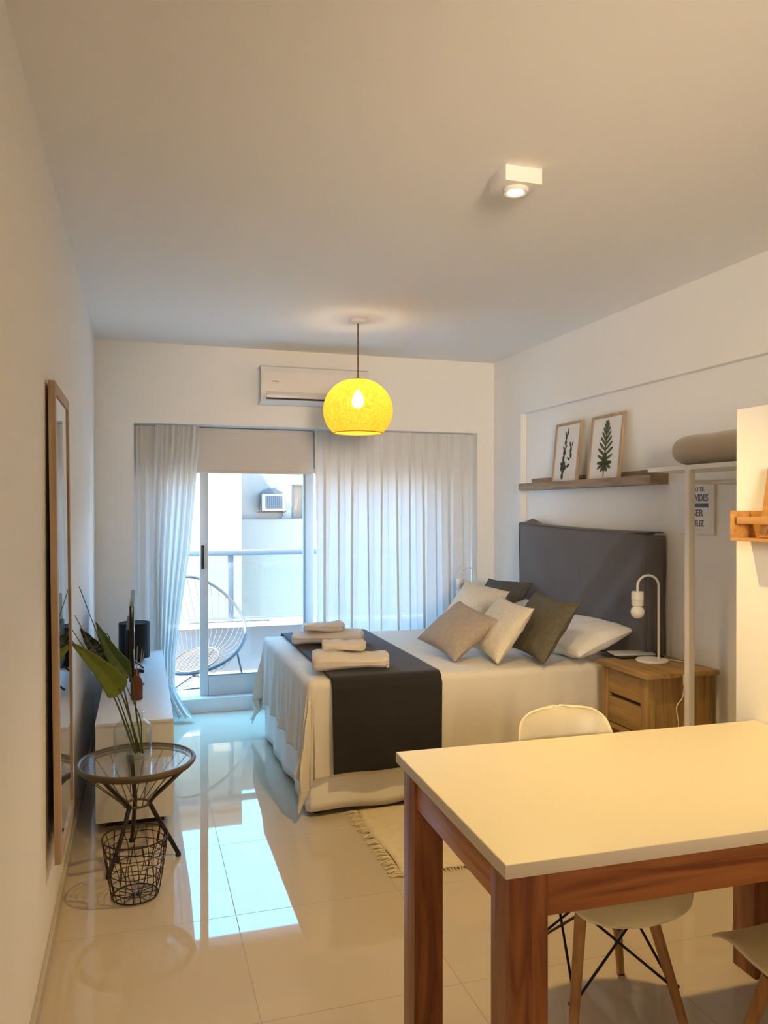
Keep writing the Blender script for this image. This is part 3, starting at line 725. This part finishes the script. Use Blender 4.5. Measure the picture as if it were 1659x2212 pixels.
cushion('cushion', 'cream cushion between the taupe cushion and the olive cushion', 'cushion', (2.16, 4.10, ZC), .46, .37, .13, 55, 0, M_cream, -4, 5)
cushion('cushion', 'cream ruffled cushion behind the taupe cushion', 'cushion', (2.36, 4.90, ZC + .02), .40, .37, .13, 48, 30, M_cream, -10, 6)
cushion('cushion', 'taupe linen cushion, foremost of the pile', 'cushion', (1.915, 4.20, ZC), .40, .36, .13, 39, 26, M_taupe, -17, 7)

# towels
def towel(o, L_, D, Ht, yaw, label, layers=2, seed=0, group=None):
    # folded towel: a flattened roll spiral extruded along its length
    bm_ = BM(); n_ = 40; sec = []
    for i in range(n_ + 1):
        a = 2 * pi * i / n_
        sec.append((D / 2 * (abs(cos(a)) ** .85) * (1 if cos(a) > 0 else -1), Ht / 2 * (abs(sin(a)) ** .8) * (1 if sin(a) > 0 else -1)))
    def f(u, v):
        k = int(round(u * n_)) % n_; y, z = sec[k]
        e = min(v, 1 - v); sc_ = 1 if e > .10 else .78 + .22 * math.sqrt(max(0, 1 - ((.10 - e) / .10) ** 2))
        fold_ = 1 - .10 * math.exp(-((z / Ht) / .10) ** 2) * (1 if y > 0 else .4)
        return Vector(((v - .5) * L_, y * sc_ * fold_ + .010 * nz(v * 4, k * .2, seed), max(0, Ht / 2 + z * (sc_ * .9 + .1) * (1 + .22 * sin(v * 5 + seed)) + (.010 * nz(v * 4, k * .18, seed + 5) if z > 0 else 0))))
    bm_.grid(f, n_, 26, True)
    for v_ in (0, 1):
        pass
    bmesh.ops.holes_fill(bm_.b, edges=[e for e in bm_.b.edges if e.is_boundary], sides=0)
    # fold lines at the open end
    for j in range(layers):
        z = Ht * (j + 1) / (layers + 1)
        bm_.tube(bez([(L_ / 2 * .99, -D * .36, z), (L_ / 2 + .006, 0, z + .003), (L_ / 2 * .99, D * .36, z)], 6), Ht / (layers + 1) * .46, 8)
    bm_.b.transform(Matrix.Translation(o) @ Matrix.Rotation(R(yaw), 4, 'Z'))
    return tag(obj('folded_towel', bm_, M_towel), label, 'towel', group)
G = 'folded towels on the runner'
towel((1.350, 3.985, .686), .39, .26, .08, -12, 'large folded white towel at bottom of the near stack', 3, 1, G)
towel((1.335, 4.06, .762), .22, .17, .055, -16, 'small folded white towel on top of the near stack', 2, 2, G)
towel((1.405, 4.72, .686), .42, .25, .08, -18, 'large folded white towel at bottom of the far stack', 3, 3, G)
towel((1.385, 4.75, .762), .24, .17, .052, -16, 'small folded white towel on top of the far stack', 2, 4, G)

# ------------------------------------------------------------------ nightstand, lamp, book
t = thing('nightstand', 'two-drawer oak nightstand beside bed near clothes rack', 'nightstand', (2.87, 3.51, 0))
nx0, nx1, ny0, ny1 = 2.665, 3.060, 3.270, 3.660
obj('top', BM().box(nx0 - .03, nx1, ny0 - .045, ny1 + .005, .690, .714, .004), M_oakY, t)
for x in (nx0, nx1 - .05):
    for y in (ny0, ny1 - .05): obj('leg', BM().box(x, x + .05, y, y + .05, 0, .690, .003), M_oakZ, t)
obj('side_panel', BM().box(nx0 + .05, nx1 - .05, ny0 + .008, ny0 + .022, .36, .690), M_oakZ, t, smooth=False)
obj('side_panel', BM().box(nx0 + .05, nx1 - .05, ny1 - .022, ny1 - .008, .36, .690), M_oakZ, t, smooth=False)
obj('back_panel', BM().box(nx1 - .02, nx1 - .008, ny0 + .05, ny1 - .05, .36, .69), M_oakY, t, smooth=False)
obj('bottom_shelf', BM().box(nx0 + .02, nx1 - .02, ny0 + .02, ny1 - .02, .12, .135, .002), M_oakY, t)
obj('stretcher', BM().box(nx0 + .01, nx0 + .04, ny0 + .05, ny1 - .05, .365, .395, .002), M_oakY, t)
obj('drawer', BM().box(nx0 + .006, nx0 + .34, ny0 + .054, ny1 - .054, .552, .680, .004), M_oakY, t)
obj('drawer', BM().box(nx0 + .006, nx0 + .34, ny0 + .054, ny1 - .054, .400, .532, .004), M_oakY, t)
obj('drawer_gap', BM().box(nx0 + .03, nx0 + .3, ny0 + .05, ny1 - .05, .530, .553), M_black, t, smooth=False)
tag(obj('notebook', BM().box(-.14, .11, -.065, .065, 0, .010, .002, Matrix.Translation((2.90, 3.66, .714)) @ Matrix.Rotation(R(-8), 4, 'Z')), M_black), 'thin black notebook lying behind the lamp base', 'notebook')
tag(obj('booklet', BM().box(-.13, .10, -.055, .060, 0, .008, .002, Matrix.Translation((2.885, 3.685, .7245)) @ Matrix.Rotation(R(-12), 4, 'Z')), mat('pale_grey_paper', (.5, .5, .52), .5)), 'pale grey booklet on the black notebook', 'booklet')

def bed_lamp(label, lx, ly, lz):
    t = thing('table_lamp', label, 'lamp', (lx, ly, lz), group=None)
    obj('base', BM().lathe([(0, 0), (.080, 0), (.083, .003), (.083, .010), (.080, .013), (0, .013)], (lx, ly, lz), 48), M_whitemat, t)
    sx, sy = lx + .030, ly - .015
    arc = [(sx, sy, lz + .012), (sx, sy, lz + .20), (sx, sy, lz + .395)]
    hr = .058
    pts = arc + [(sx - hr + hr * cos(R(a)), sy + .01 * (1 - cos(R(a))), lz + .40 + hr * .95 * sin(R(a))) for a in range(10, 181, 14)] + [(sx - 2 * hr, sy + .02, lz + .37)]
    obj('stem', BM().tube(pts, .0062, 12), M_whitemat, t)
    hx, hy = sx - 2 * hr, sy + .02
    obj('socket', BM().lathe([(0, 0), (.027, 0), (.030, .003), (.031, .036), (.032, .038), (.031, .040), (.031, .072), (.028, .076), (0, .076)], (hx, hy, lz + .296), 32), M_whitemat, t)
    obj('bulb', BM().lathe([(0, -.067), (.018, -.063), (.031, -.050), (.036, -.032), (.032, -.014), (.018, .0), (.015, .010), (0, .010)], (hx, hy, lz + .296), 32), M_bulboff, t)
    return t
tl = bed_lamp('white arched table lamp with bare bulb on the nightstand', 2.875, 3.515, .714)
cd = obj('cord', BM().tube(bez([(2.95, 3.52, .722), (3.0, 3.47, .719), (2.99, 3.38, .720), (2.89, 3.262, .720), (2.848, 3.218, .712), (2.842, 3.215, .68), (2.835, 3.218, .60), (2.802, 3.222, .55), (2.812, 3.220, .47), (2.806, 3.218, .41), (2.84, 3.218, .33), (2.96, 3.22, .2), (3.02, 3.24, .03)], 8), .0028, 8), M_whitemat, tl)
obj('switch', BM().box(-.008, .008, -.006, .006, -.028, .028, .005, Matrix.Translation((2.842, 3.213, .682))), M_whitemat, cd)
# far nightstand and its lamp
t2 = thing('nightstand', 'oak nightstand hidden behind the bed pillows on window side', 'nightstand', (2.80, 5.45, 0))
obj('top', BM().box(2.60, 3.03, 5.30, 5.62, .60, .625, .004), M_oakY, t2)
obj('body', BM().box(2.62, 3.01, 5.32, 5.60, .15, .60, .004), M_oakY, t2)
for x in (2.62, 2.97):
    for y in (5.32, 5.56): obj('leg', BM().box(x, x + .04, y, y + .04, 0, .15, .003), M_oakZ, t2)
bed_lamp('white arched table lamp behind cushions in front of curtain', 2.69, 5.45, .625)

# ------------------------------------------------------------------ ledge shelf with framed prints
t = thing('picture_ledge', 'long grey oak picture ledge on wall above the headboard', 'shelf', (3.03, 4.44, 1.65))
y0, y1 = 3.66, 5.22
obj('back_plate', BM().box(3.075, 3.087, y0, y1, 1.655, 1.742, .001), M_greyoak, t)
obj('bottom_board', BM().box(2.978, 3.076, y0, y1, 1.655, 1.667, .001), M_greyoak, t)
obj('front_lip', BM().box(2.966, 2.978, y0 + .0, y1, 1.655, 1.705, .001), M_greyoak, t)
def framed(label, yc, wd, ht, art):
    th = .018; zb = 1.669; tilt = R(6)
    t = thing('framed_print', label, 'picture', (3.03, yc, zb), group='framed prints on the picture ledge')
    Mx = Matrix.Translation((3.018, yc, zb)) @ Matrix.Rotation(tilt, 4, 'Y')   # local: x = thickness (+X to wall), y along wall, z up
    fw = .018
    def bxx(*a, **k): return BM().box(*a, mtx=Mx, **k)
    obj('frame', BM().box(-th / 2, th / 2, -wd / 2, -wd / 2 + fw, 0, ht, .002, Mx).box(-th / 2, th / 2, wd / 2 - fw, wd / 2, 0, ht, .002, Mx)
        .box(-th / 2, th / 2, -wd / 2 + fw, wd / 2 - fw, 0, fw, .002, Mx).box(-th / 2, th / 2, -wd / 2 + fw, wd / 2 - fw, ht - fw, ht, .002, Mx), M_frame, t)
    pp = obj('print', bxx(-.002, .006, -wd / 2 + fw, wd / 2 - fw, fw, ht - fw), M_paper, t, smooth=False)
    bmx = BM(); art(bmx, Mx)
    obj('drawing', bmx, M_leafink if 'leaf' in label else M_cactusink, pp, smooth=False)
def blob(bmx, Mx, c, rx, rz, ang, n_=14, tip=1.0):
    # seen from the room the wall's -Y is to the right
    pts = []
    for i in range(n_):
        a = 2 * pi * i / n_; x = rx * cos(a); z = rz * sin(a); 
        if sin(a) > 0: x *= 1 - (1 - 1 / tip) * sin(a)
        X = x * cos(ang) - z * sin(ang); Z = x * sin(ang) + z * cos(ang)
        pts.append(Mx @ Vector((-.0035, -(c[0] + X), c[1] + Z)))
    bmx.poly(pts, .001, (-1, 0, 0))
def cactus(b_, Mx):
    s_ = random.Random(3)
    for c_, rx, rz, a in (((-.035, .07), .014, .022, .1), ((-.03, .10), .012, .024, -.5), ((-.045, .125), .020, .020, .2), ((-.010, .13), .016, .018, .3), ((-.03, .155), .022, .020, .0), ((.03, .14), .020, .010, .5),
                          ((-.055, .15), .010, .018, .5), ((-.035, .19), .012, .026, -.1), ((-.028, .23), .017, .018, .0), ((-.04, .26), .007, .020, .5), ((-.015, .265), .007, .020, -.5), ((-.022, .30), .013, .018, .0),
                          ((-.02, .335), .010, .018, .1), ((-.03, .36), .006, .018, .3), ((-.005, .36), .009, .017, -.4), ((.0, .385), .005, .012, 0),
                          ((.035, .185), .013, .009, .4), ((.055, .21), .011, .022, .3), ((.05, .245), .012, .020, -.2), ((.04, .28), .007, .022, .4), ((.066, .285), .005, .018, -.3), ((.02, .19), .004, .012, .8)):
        blob(b_, Mx, (c_[0], c_[1]), rx, rz, a)
def fern(b_, Mx):
    blob(b_, Mx, (0, .215), .006, .175, 0)
    for k in range(9):
        z0 = .115 + .030 * k; L_ = .085 * (1 - (k / 9.5) ** 2) * (.80 + .20 * min(1, k / 2)); an = R(70 - 5.6 * k)
        for sg in (-1, 1):
            c_ = (sg * L_ * .55 * sin(an), z0 + L_ * .55 * cos(an) + .008 * k * .3)
            blob(b_, Mx, c_, .0085, L_ * .60, -sg * an, tip=.75)
    for sg in (-1, 1):
        for an, L_ in ((150, .060), (120, .072), (95, .070), (168, .050)):
            blob(b_, Mx, (sg * L_ * .6 * sin(R(an)), .14 + L_ * .6 * cos(R(an))), .009, L_ * .55, -sg * R(an), tip=.7)
    blob(b_, Mx, (0, .15), .028, .05, 0)
framed('framed cactus print with cluster of dark shapes, left on the ledge', 4.66, .33, .435, cactus)
framed('framed print of single large green leaf, right on the ledge', 4.20, .35, .435, fern)

# poster
def text_mesh(body, size, loc, mtx, ext=.0006, sx=1.0):
    c = bpy.data.curves.new('txt', 'FONT'); c.body = body; c.size = size; c.extrude = ext; c.align_x = 'CENTER'; c.offset = size * .012
    o = bpy.data.objects.new('txt', c); COL.objects.link(o)
    dg = bpy.context.evaluated_depsgraph_get(); me = bpy.data.meshes.new_from_object(o.evaluated_get(dg))
    b_ = bmesh.new(); b_.from_mesh(me); bpy.data.objects.remove(o); bpy.data.curves.remove(c); bpy.data.meshes.remove(me)
    b_.transform(mtx @ Matrix.Translation(loc) @ Matrix.Diagonal((sx, 1, 1, 1)))
    return b_
t = thing('lettered_plaque', 'white plaque with navy lettering on wall behind rack post', 'sign', (3.08, 3.41, 1.39))
pl = obj('panel', BM().box(3.072, 3.086, 3.285, 3.545, 1.388, 1.650, .002), M_paper, t)
Tm = Matrix.Translation((3.0712, 3.415, 1.388)) @ Matrix(((0, 0, -1, 0), (-1, 0, 0, 0), (0, 1, 0, 0), (0, 0, 0, 1)))
# local x -> -Y, local y -> +Z
for body, size, yy, sx_ in (('NO TE', .030, .222, 1.0), ('OLVIDES', .050, .172, .80), ('SER', .050, .093, 1.0), ('FELIZ', .046, .040, .85), ('. . . . . . . .', .016, .022, 1.0)):
    b_ = text_mesh(body, size, (.012, yy, 0), Tm, sx=sx_)
    obj('lettering', b_, M_ink, pl, smooth=False)
obj('ink_band', BM().box(-.085, .09, .138, .160, -.0004, .0008, 0, Tm), M_ink, pl, smooth=False)

# ------------------------------------------------------------------ clothes rack
t = thing('clothes_rack', 'white metal clothes rack with top shelf on right', 'rack', (2.90, 2.8, 0))
X0, X1r, Ya, Yb_ = 2.752, 3.04, 1.9, 3.385
obj('shelf_board', BM().box(X0, X1r, Ya, Yb_, 1.703, 1.725, .002), M_whitemat, t)
for x, y in ((X0 - .008, 3.06), (X0 - .008, 1.95)):
    obj('post', BM().box(x, x + .032, y, y + .032, 0, 1.703, .002), M_whitemat, t)
obj('hanging_rail', BM().tube([(2.88, 1.96, 1.645), (2.88, 3.08, 1.645)], .009, 12), M_whitemat, t)
for y in (3.076, 1.966): obj('cross_bar', BM().box(X0 + .02, 3.086, y - .01, y + .01, 1.635, 1.655, .002), M_whitemat, t)
def roll(u, v):
    a = 2 * pi * u; e = min(v, 1 - v); sc_ = 1 if e > .10 else .62 + .38 * math.sqrt(max(0, 1 - ((.10 - e) / .10) ** 2))
    r_ = .078 * sc_ * (1 + .05 * nz(cos(a) * 1.5, sin(a) * 1.5, v * 5) + .02 * sin(v * 31))
    return Vector((2.865 + r_ * 1.10 * cos(a), 2.30 + .97 * v, 1.728 + .075 + r_ * .96 * sin(a)))
t_ = BM().grid(roll, 40, 50, True); bmesh.ops.holes_fill(t_.b, edges=[e for e in t_.b.edges if e.is_boundary], sides=0)
tag(obj('rolled_blanket', t_, M_blanket), 'rolled beige blanket on top of the clothes rack', 'blanket')

# box ledge on the partition
t = thing('wall_shelf', 'honey wood box ledge mounted on yellow-lit partition', 'shelf', (2.26, 1.9, 1.40))
ya, yb = 1.45, 2.19
obj('back_plate', BM().box(2.288, 2.299, ya, yb, 1.41, 1.512, .001), M_honey, t)
obj('bottom_board', BM().box(2.215, 2.288, ya, yb, 1.41, 1.421, .001), M_honey, t)
obj('end_panel', BM().box(2.215, 2.288, yb - .012, yb, 1.421, 1.512, .001), M_honey, t)
obj('front_rail', BM().box(2.215, 2.226, ya, yb - .03, 1.468, 1.491, .001), M_honey, t)
fm = Matrix.Translation((2.240, 1.932, 1.424)) @ Matrix.Rotation(R(9), 4, 'Y')
t = thing('wooden_frame', 'orange wooden frame leaning on the honey wood ledge', 'frame', (2.240, 1.932, 1.424))
obj('frame', BM().box(-.006, .006, .120, .150, 0, .235, .002, fm).box(-.006, .006, -.15, -.12, 0, .235, .002, fm).box(-.006, .006, -.12, .12, 0, .03, .002, fm).box(-.006, .006, -.12, .12, .205, .235, .002, fm), M_honey, t)
obj('backing', BM().box(.0, .004, -.125, .125, .025, .21, 0, fm), M_honey, t, smooth=False)

# ------------------------------------------------------------------ rug
rg = thing('fringed_rug', 'cream fringed cotton rug on floor beside the bed', 'rug', (1.80, 3.40, 0))
ru = BM().grid(lambda u, v: Vector((1.33 + .95 * u + .01 * sin(v * 7), 3.05 + .715 * v + .008 * sin(u * 9), .007 + .002 * nz(u * 6, v * 6))), 40, 30)
obj('pile', ru, M_rug, rg, mods=[('SOLIDIFY', dict(thickness=.006, offset=-1))])
def fringe(pts_dirs, nm):
    fb = BM()
    for (x, y, dx, dy, L_) in pts_dirs:
        a = random.uniform(-.5, .5); c_, s__ = cos(a), sin(a); ex, ey = dx * c_ - dy * s__, dx * s__ + dy * c_
        fb.tube(bez([(x, y, .006), (x + ex * L_ * .5, y + ey * L_ * .5, .010), (x + ex * L_, y + ey * L_, .004)], 3), .0035, 5, r1=.002)
    obj(nm, fb, M_rug, rg)
fringe([(1.335, 3.05 + .715 * i / 60, -1, 0, random.uniform(.04, .075)) for i in range(61)], 'fringe')
fringe([(1.33 + .95 * i / 60, 3.052, 0, -1, random.uniform(.008, .02)) for i in range(61)] , 'fringe')
fringe([(1.33 + .95 * i / 60, 3.762, 0, 1, random.uniform(.008, .03)) for i in range(61)], 'fringe')

# ------------------------------------------------------------------ dining table (root rotated)
TW, TD, TH = 1.275, .765, .80
dt = thing('dining_table', 'cherry wood dining table with cream laminate top', 'table', (0, 0, 0))
b0 = Vector((0, 0, 0)); lw = .086
obj('tabletop', BM().box(0, TW, 0, TD, TH - .031, TH, .0025), M_top, dt)
obj('top_edge', BM().box(-.0012, TW + .0012, -.0012, TD + .0012, TH - .0295, TH - .0015, .0005), M_edge, dt)
for x in (.018, TW - .018 - lw):
    for y in (.018, TD - .018 - .10): obj('leg', BM().box(x, x + lw, y, y + .10, 0, TH - .031, .003), M_cherryZ, dt)
za, zb_ = .672, TH - .031
obj('apron', BM().box(.018 + lw, TW - .018 - lw, .020, .042, za, zb_, .002), M_cherryX, dt)
obj('apron', BM().box(.018 + lw, TW - .018 - lw, TD - .042, TD - .020, za, zb_, .002), M_cherryX, dt)
obj('apron', BM().box(.024, .046, .118, TD - .118, za, zb_, .002), M_cherryY, dt)
obj('apron', BM().box(TW - .046, TW - .024, .118, TD - .118, za, zb_, .002), M_cherryY, dt)
dt.location = (1.003, 1.430, 0); dt.rotation_euler = (0, 0, R(-1.4))

# ------------------------------------------------------------------ shell chairs
def make_chair():
    c = thing('shell_chair', 'cream molded shell chair on the far side of dining table', 'chair', (0, 0, 0), 'shell chairs at the dining table')
    prof = bez([(-.246, .400, .045), (-.245, .405, .095), (-.236, .414, .140), (-.212, .425, .176), (-.16, .437, .206), (-.02, .425, .228), (.10, .428, .232), (.17, .462, .238), (.212, .55, .232), (.238, .66, .208), (.258, .765, .175), (.268, .825, .158), (.272, .852, .128), (.2735, .864, .085), (.274, .867, .03)], 6)
    n_ = len(prof) - 1
    def f(u, v):
        k = min(int(round(v * n_)), n_); y, z, wv = prof[k]; s = (u - .5) * 2
        tb = max(0, min(1, (z - .44) / .18)) if y > .05 else 0
        front = max(0, min(1, (-.12 - y) / .1))
        zz = z + (1 - tb) * (.048 * abs(s) ** 2.6) * (1 - .85 * front); yy = y - tb * .075 * abs(s) ** 2.2 * (1 - max(0, (z - .72)) * 4)
        return Vector((wv * s * (1 - .02 * s * s), yy, zz))
    obj('seat_shell', BM().grid(f, 28, n_), M_shell, c, mods=[('SOLIDIFY', dict(thickness=.007, offset=0)), ('SUBSURF', dict(levels=1, render_levels=1))], auto=80)
    tops = {}; feet = {}
    for sx in (-1, 1):
        for sy in (-1, 1):
            tp, ft = Vector((sx * .105, sy * .095, .385)), Vector((sx * .185, sy * .19, 0))
            lg2 = obj('leg', BM().tube([ft, ft.lerp(tp, .5), tp], .0125, 14, r1=.0175), M_beech, c)
            obj('foot_cap', BM().tube([ft, ft.lerp(tp, .02)], .0128, 12), M_black, lg2)
            tops[sx, sy] = tp; feet[sx, sy] = ft.lerp(tp, .42)
            obj('bolt', BM().tube([feet[sx, sy] + Vector((-.018 * sx * -1, 0, 0)), feet[sx, sy] + Vector((.019 * sx, 0, 0))], .005, 8), M_blackm, lg2)
    fr = BM()
    for (a, b2) in (((-1, -1), (1, -1)), ((-1, 1), (1, 1)), ((-1, -1), (-1, 1)), ((1, -1), (1, 1))):
        for p_, q_ in ((a, b2), (b2, a)):
            fr.tube([feet[p_], Vector((tops[q_].x * .92, tops[q_].y * .92, .372))], .004, 8)
    fr.tube([(-.11, -.1, .388), (.11, -.1, .388), (.11, .1, .388), (-.11, .1, .388)], .006, 8, True)
    obj('wire_frame', fr, M_blackm, c)
    return c
ch = make_chair()
ch.location = (1.60, 2.03, 0); ch.rotation_euler = (0, 0, R(-4))
c2 = copy_tree(ch); c2.location = (1.865, 1.44, 0); c2.rotation_euler = (0, 0, R(180 + 3))
c2['label'] = 'cream molded shell chair on the near side of dining table, at right edge'
